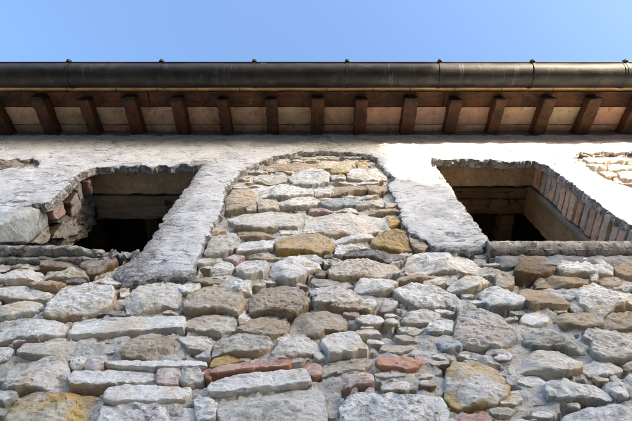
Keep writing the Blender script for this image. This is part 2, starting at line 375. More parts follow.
# ------------------------------------------------------------------ traced stones: colour, bulge (cm), outline
TINT = dict(W=(.88,.87,.84), w=(.71,.67,.60), c=(.70,.61,.47), g=(.55,.53,.49), b=(.47,.52,.56), t=(.60,.48,.335),
            y=(.70,.49,.18), r=(.46,.225,.155), p=(.66,.48,.44), v=(.24,.215,.225), d=(.30,.21,.13), o=(.38,.19,.09))
ST = """
t2 264,167 275,164 300,164 317,166 317,171 290,172 268,171
w2 254,176 262,174 285,175 287,181 270,184 255,182
b4 289,181 295,174 310,171 322,171 330,176 328,183 312,187 294,187
c2 317,165 325,162 345,162 356,164 356,169 340,170 318,171
y2 356,163 366,162 368,168 358,170
y2 330,171 348,169 349,175 338,176 331,174
g3 332,177 340,174 346,177 345,181 333,181
c3 347,173 360,170 380,170 387,176 386,181 365,182 348,180
w3 257,188 275,185 300,187 312,190 313,196 290,199 262,197
t4 226,200 232,192 250,190 255,196 252,207 240,211 226,210
w2 314,190 330,187 330,196 315,197
t3 331,188 345,186 364,187 366,193 345,196 332,196
t3 366,187 388,186 390,193 370,196
c3 256,202 270,200 279,204 279,212 260,212
t2 246,202 254,200 256,211 247,212
g4 280,202 292,199 310,198 320,203 316,208 281,211
b3 319,206 335,200 353,199 355,207 332,210
g2 355,201 380,199 384,206 357,210
t2 385,200 395,202 397,208 386,209
p2 309,209 331,208 333,214 310,215
t2 334,210 356,209 357,214 335,215
t2 358,211 395,210 398,215 360,216
w4 228,220 245,214 280,213 300,215 303,224 296,231 262,233 236,229
w4 306,219 330,215 365,215 386,219 387,230 360,234 325,236 304,230
y2 388,216 398,214 400,224 389,229
t3 238,231 262,233 278,233 276,239 255,241 240,238
p2 279,229 294,229 296,234 280,237
g4 205,256 213,238 225,234 238,239 240,243 232,253 218,257 206,258
t2 210,230 224,230 226,234 212,236
g3 236,250 242,242 262,241 273,244 272,252 258,254 238,256
y5 275,250 281,242 293,237 318,236 332,243 333,250 330,256 318,257 305,254 278,254
w2 290,233 300,231 318,232 318,236 294,236
g2 298,255 315,257 322,261 322,266 300,260
v2 323,256 333,255 332,261 324,261
w3 336,240 350,235 370,234 374,241 355,244 338,246
g3 334,258 336,248 350,245 368,245 372,250 350,254 342,259
y4 371,246 380,236 396,231 405,233 408,243 412,250 400,252 378,252
t3 406,234 415,241 428,248 422,252 414,250
v4 343,258 358,253 385,253 401,254 402,258 390,262 370,260 350,261
c4 328,275 334,268 350,263 375,262 395,266 400,271 380,277 350,279 335,280
g2 322,263 335,260 342,262 337,266 325,268
d2 316,272 324,270 327,276 322,279 316,278
w5 270,273 276,265 290,260 308,259 320,266 319,272 310,276 298,281 290,283 276,278
w4 236,272 242,264 252,262 266,264 269,270 262,276 250,280 240,277
c3 212,272 222,263 229,263 235,270 230,275 214,276
t2 246,258 255,255 272,257 282,260 270,262 255,262
p2 222,258 235,255 244,257 242,261 236,265 228,261
w2 197,262 210,258 216,262 205,266 198,266
t2 182,280 200,278 222,281 222,286 205,286 183,284
w3 182,292 184,285 196,283 200,289 192,296 183,297
w3 126,308 127,296 140,288 160,285 180,287 182,296 178,308 160,310 140,314 126,313
t5 184,306 190,297 205,290 222,288 238,294 247,305 244,311 236,318 225,314 200,316 184,313
w4 226,284 240,281 251,284 251,295 240,297 230,291
o1 120,283 128,285 129,295 121,298
W2 71,335 74,321 95,318 150,317 182,318 184,328 182,333 150,334 110,337 72,338
w3 186,322 205,318 225,317 236,323 238,331 222,334 200,334 188,330
t2 240,318 247,313 250,318 246,326 240,328
d3 42,263 60,261 80,262 79,268 60,270 42,269
d5 81,268 86,262 105,260 117,263 114,270 100,276 90,277
d2 0,266 20,265 40,266 38,270 0,271
c4 -6,276 12,271 30,271 42,273 38,282 15,284 -6,284
c4 43,277 52,272 70,270 85,271 88,279 70,281 46,281
t5 27,286 40,282 60,282 67,286 55,292 38,292 30,289
v3 66,282 78,280 88,283 76,286 68,286
t3 90,282 105,280 122,282 123,286 110,288 92,286
w3 -6,289 12,285 25,287 30,292 48,294 54,297 45,300 25,301 8,299 -6,297
c5 47,313 58,295 70,287 90,286 112,289 115,298 112,308 95,316 75,319 55,321 46,319
w3 -6,310 5,304 25,302 42,304 40,311 20,316 5,319 -6,317
v2 96,316 108,311 125,312 127,316 112,318
w4 -6,331 5,322 25,318 45,323 60,323 68,327 64,337 40,341 10,341 -6,342
w3 18,356 25,345 45,344 80,344 104,345 106,350 85,353 65,359 40,360 20,359
g3 -6,348 8,347 13,353 8,362 -6,367
c5 4,390 8,372 20,363 45,361 66,363 70,371 68,382 55,392 35,391 15,392
w2 71,362 78,359 85,360 82,368 75,372 71,368
p2 85,366 89,359 104,358 106,362 102,369 88,371
W2 71,385 74,373 100,372 130,370 154,371 156,382 140,386 100,389 72,390
b3 -6,394 16,393 18,398 8,406 -6,407
y4 8,421 12,408 20,398 35,394 60,396 90,395 100,398 97,412 90,428 8,432
W3 105,400 112,391 130,388 160,388 188,389 189,398 185,402 150,404 120,407 106,404
w3 99,421 102,409 120,406 150,407 190,408 196,412 200,432 98,432
t4 123,358 128,346 140,340 160,338 175,341 184,350 188,357 170,360 140,361 126,361
w3 178,340 190,337 205,336 212,342 210,351 200,353 190,352
w4 213,352 215,343 230,339 250,337 268,341 272,348 262,356 245,358 225,356 214,358
g2 196,357 209,354 210,360 200,360
W2 106,366 120,363 160,362 200,362 206,364 206,368 190,369 155,370 120,369
p2 157,372 166,370 178,370 180,377 178,384 166,387 158,386
w2 182,371 200,371 204,376 203,382 190,386 182,383
y2 211,367 214,360 228,358 238,362 225,366 213,369
r3 213,375 217,372 230,368 260,362 286,359 291,364 289,369 260,372 230,377 214,380
r2 205,373 210,370 212,378 210,384 206,381
W3 212,386 230,380 260,375 305,371 309,378 308,385 285,389 255,391 230,396 212,397 207,392
g4 219,421 221,408 230,402 260,396 290,391 318,390 324,398 327,412 328,436 222,436
w2 198,394 208,399 216,405 215,421 200,424 195,408
w4 272,356 279,344 290,339 305,339 318,348 318,354 300,358 285,357
W5 321,347 325,339 340,335 353,335 366,352 366,357 350,359 330,361 326,352
r2 303,370 308,365 319,369 320,376 315,379 308,375
W2 314,357 321,355 325,359 318,362
w2 322,372 326,364 350,361 369,361 371,368 360,375 335,376 323,378
p2 331,385 334,378 355,376 371,377 371,386 350,389 335,389
b3 340,412 346,400 360,394 385,393 420,394 440,397 445,408 450,432 342,432
t5 290,335 293,323 300,317 320,315 342,317 346,325 344,331 325,334 318,340 300,338 291,337
t3 238,332 250,322 265,319 282,321 289,326 285,336 270,340 246,336
t5 251,314 253,299 262,289 285,286 302,290 308,300 305,310 296,318 270,315 256,316
w3 314,304 322,294 338,288 350,289 360,297 355,303 335,307 318,308
t3 330,309 350,306 362,299 371,303 372,310 360,312 340,312
w4 354,291 362,281 378,278 392,280 396,286 392,293 380,296 360,293
v1 309,290 318,288 317,297 311,297
c5 405,270 407,258 420,253 450,253 470,259 480,268 477,273 455,275 430,274 412,276
t3 397,282 403,277 425,276 445,275 446,279 425,281 405,284
t2 424,283 440,279 446,281 444,286 430,286
w4 447,290 453,282 465,279 480,279 490,283 480,290 468,293 455,293
w3 394,296 401,289 415,285 435,288 455,294 459,300 450,306 420,307 405,304
p2 381,310 386,298 394,297 398,305 390,311
t3 360,312 362,298 372,300 376,307 370,314
w2 402,322 407,315 425,311 440,315 439,320 425,324 408,325
w2 425,331 433,323 448,319 453,323 450,334 430,335
b4 455,340 459,314 470,311 490,312 500,316 512,330 515,342 507,348 490,349 470,348 456,344
t3 495,289 496,277 505,276 514,279 511,287 503,291
b4 479,297 486,291 500,289 515,295 526,306 510,309 490,308
t5 517,295 530,290 550,291 560,297 568,307 564,310 545,309 535,312 523,304
t3 535,282 545,279 570,279 588,281 588,286 575,288 550,287 538,287
d6 515,276 516,265 526,260 540,258 551,261 555,268 552,275 540,279 525,280
c5 556,272 558,265 570,264 582,261 600,264 611,272 611,278 600,277 580,276 566,279
t4 612,268 612,262 622,263 632,260 645,262 645,278 624,281 615,276
t2 589,276 597,274 598,283 590,285
t3 599,284 603,280 618,281 620,286 612,290 601,288
t2 621,287 645,283 645,289 622,291
c6 576,302 579,293 592,288 612,289 645,298 645,306 625,307 613,310 600,321 588,313 579,309
w3 561,298 566,291 574,287 581,294 579,300 570,303
b2 568,306 576,303 588,309 575,313
t4 552,322 559,316 570,313 582,314 592,319 601,330 598,333 585,333 565,329
t3 603,322 612,315 622,317 645,312 645,330 620,331 607,330
W2 521,320 525,316 540,315 548,321 547,326 530,327 522,325
b4 521,336 525,328 545,327 565,334 587,345 584,355 578,357 560,350 535,350 523,345
g5 580,341 586,335 610,333 645,334 645,353 620,362 605,365 590,357 592,347
w4 509,368 516,359 535,352 558,353 570,359 581,366 579,372 570,375 550,375 525,374 512,374
g2 583,367 595,363 612,367 623,371 610,376 590,377
b4 544,398 549,387 565,384 590,385 605,392 614,400 600,402 580,400 560,404 548,403
b3 561,421 571,414 590,409 615,406 645,407 645,432 560,432
w2 608,388 615,381 624,384 627,396 620,400 613,396
w2 624,385 629,376 645,374 645,395 631,392
t2 622,366 645,359 645,370 627,370
y3 446,397 447,373 453,364 463,361 485,364 499,373 507,385 506,396 495,407 475,407 455,406
t2 499,408 509,393 516,394 523,403 515,407
r2 461,421 465,416 485,413 489,418 489,432 461,432
r2 377,365 379,359 395,358 415,358 430,359 425,364 410,372 395,371 380,371
d2 420,386 428,382 436,384 434,388 424,388
b2 436,345 446,339 457,343 461,350 450,352 441,351
p1 496,358 505,353 510,357 506,361 498,361
d2 577,156 586,153 604,153 606,156 582,158
d2 607,153 622,152 645,152 645,155 610,156
c3 582,160 592,158 606,157 610,161 604,163 588,164
w2 612,158 628,157 632,161 622,163 611,163
c2 634,157 650,157 650,163 635,163
w3 586,167 596,165 604,165 606,170 594,171
c2 608,166 626,165 640,165 641,170 624,172 609,171
t2 598,173 610,173 616,176 606,178
c3 618,174 634,173 650,173 650,179 630,181 620,178
t2 624,183 650,181 650,187 636,187
d4 -12,162 0,160 20,160 36,160 38,164 30,167 0,169 -14,168
"""

PATCH = {'446,397': (480, 384, 0.10, (.85, .82, .76)), '99,421': (165, 414, 0.07, (.20, .14, .19)), '8,421': (40, 415, 0.07, (.70, .62, .46)),
         '455,340': (475, 330, 0.12, (.66, .58, .52)), '4,390': (45, 378, 0.07, (.80, .68, .58)), '579,340': (590, 345, 0.05, (.45, .35, .22))}

def build_stone(mb, poly, tint, p, seed, place, detail=0.0068, flat=False, patch=None):
    """poly: outline in plane coords; place(a, b, out) -> world point; p: metres it stands proud"""
    rnd = random.Random(seed)
    o = Vector((rnd.uniform(0, 90), rnd.uniform(0, 90), rnd.uniform(0, 90)))
    poly = [Vector(q) for q in poly]
    if sum(poly[i - 1].x * poly[i].y - poly[i].x * poly[i - 1].y for i in range(len(poly))) < 0: poly.reverse()
    bd = resample(poly, detail)
    # round the corners a little and roughen the outline
    n = len(bd)
    for _ in range(1):
        bd = [(bd[i - 1] + bd[i] * 2 + bd[(i + 1) % n]) / 4 for i in range(n)]
    c = Vector((sum(q.x for q in bd) / n, sum(q.y for q in bd) / n))
    size = max((q - c).length for q in bd)
    smin = min((q - c).length for q in bd)
    out = []
    for q in bd:
        dv = q - c; L = dv.length
        k = fb(Vector((q.x * 28, q.y * 28, 0)) + o, 4) * 0.007 + fb(Vector((q.x * 9, q.y * 9, 4)) + o, 2) * 0.006
        k += 0.003 * noise.noise(Vector((q.x * 110, q.y * 110, 1)) + o)
        out.append(c + dv * ((L + k + 0.006) / L))
    bd = out
    r = min(0.0075, smin * 0.22)
    rings = [(0.0, -0.04), (0.0, 0.40), (r * 0.15, 0.76), (r * 0.5, 0.94), (r * 1.1, 1.0)]
    hh = max(abs(q.y - c.y) for q in bd); hw = max(abs(q.x - c.x) for q in bd)
    ta, tb = rnd.uniform(-0.10, 0.10) * min(1, 0.08 / hw), -rnd.uniform(0.04, 0.32) * min(1, 0.05 / hh)
    facets = []
    for _ in range(rnd.randint(1, 4)):
        a = rnd.uniform(0, 2 * math.pi)
        facets.append((math.cos(a), math.sin(a), rnd.uniform(0.3, 0.95) * smin, rnd.uniform(0.15, 0.6)))
    verts = []; cols = []
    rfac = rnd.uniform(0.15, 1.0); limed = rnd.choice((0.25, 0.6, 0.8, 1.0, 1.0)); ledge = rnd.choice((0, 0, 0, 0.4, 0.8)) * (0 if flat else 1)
    t2 = tuple(max(0.02, tint[i] * (1, 0.95, 0.86)[i] * 0.85) for i in range(3))
    def height(q):
        d = q - c
        h = p + ta * d.x + tb * d.y
        if not flat:
            for fx, fz, off, sl in facets:
                e = d.x * fx + d.y * fz - off
                if e > 0: h -= e * sl * 0.7
        v = Vector((q.x * 13, q.y * 22, 0)) + o
        h += fb(v, 3) * (0.003 if flat else 0.006)
        rg = 1 - abs(noise.noise(Vector((q.x * 20, q.y * 46 + noise.noise(v * 0.6) * 2, 7)) + o)) * 2
        h += (0.0015 if flat else 0.0045 * rfac) * rg
        h += fb(Vector((q.x * 60, q.y * 90, 2)) + o, 4) * (0.0030 + 0.0025 * rfac)
        if ledge:
            sv = q.y * (26 + 26 * rfac) + 2.6 * noise.noise(Vector((q.x * 9, q.y * 9, 11)) + o)
            h += (0.5 - (sv - math.floor(sv))) * 0.0055 * ledge
        return max(h, p * 0.35)
    def put(q, frac, edge):
        h = height(q)
        dep = h * frac if frac > 0 else frac
        verts.append(place(q.x, q.y, dep))
        m = 0.5 + 0.9 * fb(Vector((q.x * 8, q.y * 14, 5)) + o, 3); m = min(1, max(0, m))
        cc = [tint[i] * (1 - m) + t2[i] * m for i in range(3)]
        if patch:
            (pa, pb), pr_, pc = patch
            e = 1.15 - math.hypot(q.x - pa, (q.y - pb) * 1.2) / pr_ + 1.1 * fb(Vector((q.x * 16, q.y * 16, 3)) + o, 4)
            e = max(0.0, min(1.0, e * 2.2)); cc = [cc[i] * (1 - e) + pc[i] * e for i in range(3)]
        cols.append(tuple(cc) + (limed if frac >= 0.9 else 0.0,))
    for ins, frac in rings:
        for q in bd:
            d = q - c; L = d.length
            jit = 0.0022 * noise.noise(Vector((q.x * 60, q.y * 60, frac * 9)) + o) if 0 < frac < 1 else 0
            put(c + d * max(0.05, (L - ins + jit) / L), frac, True)
    faces = []; nr = len(rings)
    for k in range(nr - 1):
        for i in range(n):
            j = (i + 1) % n
            faces.append((k * n + i, k * n + j, (k + 1) * n + j, (k + 1) * n + i))
    last = rings[-1][0]; top0 = (nr - 1) * n
    rim = []
    for q in bd:
        d = q - c; L = d.length; rim.append(c + d * max(0.05, (L - last) / L))
    pts = list(rim)
    mk = Mask([rim], 0.0015)
    g = detail * 1.05; z = min(q.y for q in rim) + g * 0.6; odd = False
    xa, xb, zb_ = min(q.x for q in rim), max(q.x for q in rim), max(q.y for q in rim)
    m2 = g * 0.55
    while z < zb_:
        x = xa + (g * 0.5 if odd else 0); odd = not odd
        while x < xb:
            q = Vector((x + rnd.uniform(-.2, .2) * g, z + rnd.uniform(-.2, .2) * g))
            if mk(q) and mk((q.x + m2, q.y)) and mk((q.x - m2, q.y)) and mk((q.x, q.y + m2)) and mk((q.x, q.y - m2)): pts.append(q)
            x += g
        z += g * 0.9
    res = delaunay_2d_cdt(pts, [(i, (i + 1) % n) for i in range(n)], [], 1, 1e-7)
    ids = []
    for i, q in enumerate(res[0]):
        src = res[3][i]
        if src and min(src) < n: ids.append(top0 + min(src))
        else:
            ids.append(len(verts)); put(Vector(q), 1.0, False)
    for f in res[2]: faces.append(tuple(ids[i] for i in f))
    mb.add(verts, faces, cols)

wall_place = lambda a, b, d: (a, -d, b)

# ------------------------------------------------------------------ the house
house = empty('stone_house', (0, 0.2, 0), 'old rubble stone house with broken white plaster and two open windows under a timber eave', 'house')
house_y = 0.2
def P_(o):       # children keep world coordinates: the empty only moves in Y
    o.location = (o.location[0], o.location[1] - house_y, o.location[2]); return o

# ---- mortar bed of the wall
def window_gap(x, z):
    return (L_X0 - 0.01 < x < L_X1 + 0.01 and L_BOT - 0.03 < z < L_TOP + 0.02) or (R_X0 - 0.01 < x < R_X1 + 0.01 and R_BOT - 0.03 < z < R_TOP + 0.02)

def mortar_bed():
    st = 0.0085
    x0, z0, x1, z1 = -2.6, 2.0, 2.6, WALL_TOP + 0.11
    nx, nz = int((x1 - x0) / st), int((z1 - z0) / st)
    vs = []; fs = []; idx = {}; cs = []
    for k in range(nz + 1):
        for i in range(nx + 1):
            x, z = x0 + (x1 - x0) * i / nx, z0 + (z1 - z0) * k / nz
            if window_gap(x, z): continue
            q = Vector((x, 0, z))
            d = 0.006 + fb(q * 7, 3) * 0.018 + fb(q * 30 + Vector((4, 2, 1)), 4) * 0.007 + fb(q * 95, 2) * 0.003
            low = max(0, min(1, (3.7 - z) / 0.5))
            g = fb(q * 10 + Vector((2, 5, 8)), 3) + 0.30 * fb(q * 40 + Vector((1, 3, 3)), 2) - 0.13
            if g > 0: d -= min(0.036, g * 0.30)
            d = max(d + low * (0.005 + 0.005 * fb(q * 45 + Vector((6, 6, 1)), 3)), -0.028)
            idx[(i, k)] = len(vs); vs.append((x, -d, z))
            m = fb(q * 4 + Vector((7, 7, 7)), 3)
            b = 0.86 + 0.10 * m
            cs.append((b, b * 0.94, b * 0.845))
    for k in range(nz):
        for i in range(nx):
            q = [idx.get(t) for t in ((i, k), (i + 1, k), (i + 1, k + 1), (i, k + 1))]
            if None not in q: fs.append(q)
    mb = MB(); mb.add(vs, fs, cs)
    # plain wall outside the detailed zone, and the full thickness behind
    for lo, hi in (((XMIN, 0.0, 0), (XMAX, THICK, 2.0)), ((XMIN, 0, 2.0), (-2.6, THICK, WALL_TOP)), ((2.6, 0, 2.0), (XMAX, THICK, WALL_TOP)),
                   ((-2.6, 0.03, 2.0), (L_X0 - 0.07, THICK, WALL_TOP)), ((R_X1 + 0.11, 0.03, 2.0), (2.6, THICK, WALL_TOP)),
                   ((L_X1 + 0.02, 0.03, 2.0), (R_X0 - 0.02, THICK, WALL_TOP)),
                   ((L_X0 - 0.07, 0.03, 2.0), (L_X1 + 0.02, THICK, L_BOT - 0.04)), ((R_X0 - 0.02, 0.03, 2.0), (R_X1 + 0.11, THICK, R_BOT - 0.04)),
                   ((L_X0 - 0.07, 0.03, L_TOP + 0.14), (L_X1 + 0.02, THICK, WALL_TOP)), ((R_X0 - 0.02, 0.03, R_TOP + 0.14), (R_X1 + 0.11, THICK, WALL_TOP))):
        mb.box(lo, hi, (0.42, 0.39, 0.33))
    return mb.build('wall', M_mortar, house)
wall = P_(mortar_bed())

# ---- stones
special = {'y': ('ochre_stone', 'ochre yellow stone'), 'r': ('red_brick', 'red brick fragment set among the stones'), 'v': ('slate_stone', 'dark purplish slate stone')}
main = MB(); seed = 100; plain = []
for line in ST.strip().splitlines():
    tk = line.split(); code, bul = tk[0][0], int(tk[0][1:])
    pts = [tuple(float(v) for v in q.split(',')) for q in tk[1:]]
    p = 0.0145 + 0.0044 * bul
    poly = [on_wall(x, y, -0.012) for x, y in pts]
    pt = PATCH.get(tk[1])
    if pt: pt = (on_wall(pt[0], pt[1], -0.03), pt[2], pt[3])
    mark(poly); seed += 1
    rr = random.Random(seed)
    br = rr.uniform(0.86, 1.12)
    tint = tuple(v * br for v in TINT[code])
    if code in special:
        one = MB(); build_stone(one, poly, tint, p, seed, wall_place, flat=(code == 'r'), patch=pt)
        nm, lb = special[code]
        o = one.build(nm, M_brickstone if code == 'r' else M_tinted, wall); o['label'] = lb
    else:
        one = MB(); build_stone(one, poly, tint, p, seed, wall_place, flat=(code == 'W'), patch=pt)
        xs = [q.x for q in poly]; zs = [q.y for q in poly]
        plain.append(((max(xs) - min(xs)) * (max(zs) - min(zs)), one, code))
plain.sort(key=lambda t: -t[0])
for i, (_, one, code) in enumerate(plain):
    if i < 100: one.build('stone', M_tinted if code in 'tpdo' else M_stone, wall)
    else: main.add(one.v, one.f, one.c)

# ---- small packing stones, and whole stones outside the traced zone
def free(cx, cz, rx, rz, need):
    tot = hit = 0
    for iz in range(int((cz - rz - GZ0) / CELL), int((cz + rz - GZ0) / CELL) + 1):
        for ix in range(int((cx - rx - GX0) / CELL), int((cx + rx - GX0) / CELL) + 1):
            if not (0 <= ix < GW and 0 <= iz < GH): return False
            dx = (GX0 + (ix + .5) * CELL - cx) / rx; dz = (GZ0 + (iz + .5) * CELL - cz) / rz
            if abs(dx) ** 2.6 + abs(dz) ** 2.6 > 1: continue
            tot += 1; hit += occ[iz * GW + ix]
    return tot > 0 and hit <= (1 - need) * tot
def try_stone(cx, cz, rx, rz, need, pmin, pmax, codes, det):
    global seed
    if not free(cx, cz, rx * 1.04, rz * 1.08, need): return False
    seed += 1; rr = random.Random(seed)
    k = rr.randint(5, 7); poly = []
    a0 = rr.uniform(0, 6.28)
    for i in range(k):
        a = a0 + 2 * math.pi * (i + rr.uniform(-.25, .25)) / k
        ca, sa = math.cos(a), math.sin(a)
        e = (abs(ca) ** 3 + abs(sa) ** 3) ** (-1 / 3)
        w = rr.uniform(0.78, 1.12)
        poly.append(Vector((cx + rx * ca * e * w, cz + rz * sa * e * w)))
    mark(poly)
    br = rr.uniform(0.85, 1.12)
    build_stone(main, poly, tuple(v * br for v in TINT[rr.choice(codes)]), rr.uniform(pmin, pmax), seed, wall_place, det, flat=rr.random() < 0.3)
    return True
rn = random.Random(5)
bl, br_ = on_wall(-4, 428), on_wall(636, 428)
def framed(x, z):   # inside the photographed part of the wall
    zc = (z - EYE) * sp + D * cp
    u = x / zc * F + CX; v = CY - ((z - EYE) * cp - D * sp) / zc * F
    return -12 < u < 645 and v < 436
for rx_, rz_, tries, pm in ((0.15, 0.05, 2500, (.015, .045)), (0.10, 0.04, 3500, (.015, .04)), (0.06, 0.03, 5000, (.01, .03))):
    for _ in range(tries):
        x, z = rn.uniform(-2.6, 2.6), rn.uniform(1.95, 5.2)
        if framed(x, z): continue
        try_stone(x, z, rx_ * rn.uniform(.8, 1.3), rz_ * rn.uniform(.8, 1.3), 1.0, pm[0], pm[1], 'wwccgtttb', 0.016)
for rx_, rz_, tries, need in ((0.055, 0.024, 5000, 0.98), (0.045, 0.013, 2200, 0.97), (0.026, 0.012, 1800, 0.95)):
    for _ in range(tries):
        x, z = rn.uniform(-1.6, 1.6), rn.uniform(2.5, 5.0)
        if not framed(x, z): continue
        try_stone(x, z, rx_ * rn.uniform(.8, 1.35), rz_ * rn.uniform(.8, 1.25), need, .010, .022, 'wwwwccggtp', 0.007)
tag(main.build('packing_stones', M_stone, wall), kind='stuff')

# ---- plaster coat
def plaster():
    def rough(poly, amt):
        r = resample(poly, 0.009); out = []
        n = len(r)
        for i, q in enumerate(r):
            t = (r[(i + 1) % n] - r[i - 1]); nn = Vector((t.y, -t.x)); nn.normalize()
            k = fb(Vector((q.x * 22, q.y * 22, 3)), 4) * 0.014 + fb(Vector((q.x * 60, q.y * 60, 9)), 3) * 0.006
            out.append(q + nn * k * amt)
        return out
    loops = [rough(plW, 1.0)] + [rough(h, 1.0) for h in hoW]
    pts = []; edges = []
    for lp in loops:
        b = len(pts); pts += lp
        edges += [(b + i, b + (i + 1) % len(lp)) for i in range(len(lp))]
    msk = Mask(loops)
    # raster distance to the edge
    bgrid = {}
    for q in pts: bgrid.setdefault((int(q.x / 0.05), int(q.y / 0.05)), []).append(q)
    def dist(q):
        best = 0.11; cx, cz = int(q.x / 0.05), int(q.y / 0.05)
        for a in range(-2, 3):
            for b in range(-2, 3):
                for w in bgrid.get((cx + a, cz + b), ()):
                    d = (w - q).length
                    if d < best: best = d
        return best
    z0 = min(p.y for p in plW); z1 = max(p.y for p in plW)
    z = z0
    rj = random.Random(3)
    while z < z1:
        x = -2.6
        while x < 2.6:
            q = Vector((x + rj.uniform(-.003, .003), z + rj.uniform(-.003, .003)))
            if msk(q):
                if dist(q) > 0.006: pts.append(q)
            x += 0.0125
        z += 0.0125
    res = delaunay_2d_cdt(pts, edges, [], 2, 1e-6)
    v2, fs = res[0], res[2]
    keep = []
    for f in fs:
        c = sum((v2[i] for i in f), Vector((0, 0))) / len(f)
        if msk(c): keep.append(tuple(f))
    vs = []; cs = []
    blobs = []
    for px, py, rr_ in ((25, 192, .30), (60, 175, .22), (452, 196, .16), (470, 225, .18), (412, 141, .14), (162, 225, .20), (150, 262, .25), (215, 160, .16), (120, 145, .3), (330, 143, .3), (560, 160, .2), (460, 247, .2)):
        b_ = on_wall(px, py, -PW); blobs.append((b_.x, b_.y, rr_))
    for q in v2:
        d = dist(q)
        p3 = Vector((q.x, 0, q.y))
        y = PW + fb(p3 * 3.2, 3) * 0.010 + fb(p3 * 14, 4) * 0.0055 + fb(p3 * 60, 3) * 0.003
        y -= 0.006 * max(0, 1 - d / 0.010) ** 1.5
        # worn strips beside the window openings and at the broken feet of the strips
        wl = 0.0
        if q.y < L_TOP + 0.03 and q.x < 0: wl = max(0, 1 - (q.x - L_X1) / 0.17) if q.x > L_X1 - 0.06 else 0.0
        if q.y < R_TOP + 0.03 and q.x > 0 and q.x < R_X1: wl = max(0, 1 - (R_X0 - q.x) / 0.13) * 0.5 if q.x < R_X0 + 0.05 else 0.0
        foot = max(0, 1 - (q.y - (z0_foot(q.x))) / 0.13) if -0.75 < q.x < 0.85 else 0.0
        edge = max(0, 1 - d / 0.012)
        worn = min(1, max(wl * 0.85, foot * 0.95, edge * 0.6)) 
        mud = max(0, min(1, (q.y - (WALL_TOP - 0.055)) / 0.05))
        if wl > 0.3: y -= 0.006 * wl * (0.6 + fb(p3 * 26, 3))
        dirt = 0.0
        for bx_, bz_, br2 in blobs:
            dirt = max(dirt, 1 - math.hypot(q.x - bx_, (q.y - bz_) * 0.8) / br2)
        if dirt > 0.25: y -= 0.012 * max(0.0, fb(p3 * 15 + Vector((8, 1, 1)), 4)) * dirt
        vs.append((q.x, -y, q.y)); cs.append((worn, mud, max(0.0, dirt)))
    # broken edge, back to the stone
    cnt = {}
    for f in keep:
        for i in range(len(f)):
            a, b = f[i], f[(i + 1) % len(f)]
            k = (min(a, b), max(a, b)); cnt.setdefault(k, []).append((a, b))
    rim = {}
    def back(i, lv):
        if (i, lv) not in rim:
            q = v2[i]; y = -vs[i][1]
            dep = y - (y + 0.012) * (lv / 5)
            P3 = Vector((q.x * 34, dep * 60 + lv * 0.35, q.y * 34))
            amp = 0.014 if lv < 5 else 0.006
            rim[(i, lv)] = len(vs)
            vs.append((q.x + amp * fb(P3, 4), -dep + 0.004 * noise.noise(P3 * 1.7), q.y + amp * fb(P3 + Vector((5, 9, 2)), 4)))
            b_ = 0.62 + 0.5 * fb(P3 * 0.5, 3); cs.append((max(0.2, min(1, b_)), cs[i][1], 0))
        return rim[(i, lv)]
    for k, l in cnt.items():
        if len(l) == 1:
            a, b = l[0]
            prev = (a, b)
            for lv in (1, 2, 3, 4, 5):
                cur = (back(a, lv), back(b, lv))
                keep.append((prev[1], prev[0], cur[0], cur[1])); prev = cur
    # orientation: front faces look to -Y
    mb = MB(); mb.add(vs, keep, cs)
    o = mb.build('plaster', M_plaster, house)
    bm = bmesh.new(); bm.from_mesh(o.data); bmesh.ops.recalc_face_normals(bm, faces=bm.faces); bm.to_mesh(o.data); bm.free()
    return o
def z0_foot(x):
    if x < 0: return on_wall(150, 279, -PW).y
    return on_wall(460, 252, -PW).y
P_(plaster())

# ------------------------------------------------------------------ windows
def nosing(mb, x0, x1, yf, zc, r, col, seedv, brk=None):
    """horizontal rounded moulding along X"""
    nx = int((x1 - x0) / 0.008); na = 14
    vs = []; fs = []
    for i in range(nx + 1):
        x = x0 + (x1 - x0) * i / nx
        w = 1.0
        if brk and x > brk: w = 1 - min(0.55, (x - brk) / 0.06 * 0.4) - 0.2 * fb(Vector((x * 40, 2, seedv)), 3)
        for a in range(na + 1):
            t = -math.pi / 2 - 0.3 + (math.pi + 0.6) * a / na
            k = 1 + 0.10 * fb(Vector((x * 45, math.cos(t) * 2, math.sin(t) * 2 + seedv)), 4)
            vs.append((x, yf - r * w * k * math.cos(t) + 0.04 * (1 - w), zc + r * k * math.sin(t)))
        vs.append((x, yf + 0.15, zc + r)); vs.append((x, yf + 0.15, zc - r))
    m = na + 3
    for i in range(nx):
        for a in range(m):
            b = (a + 1) % m
            fs.append((i * m + a, (i + 1) * m + a, (i + 1) * m + b, i * m + b))
    fs.append(tuple(range(m))); fs.append(tuple(nx * m + a for a in reversed(range(m))))
    mb.add(vs, fs, col)

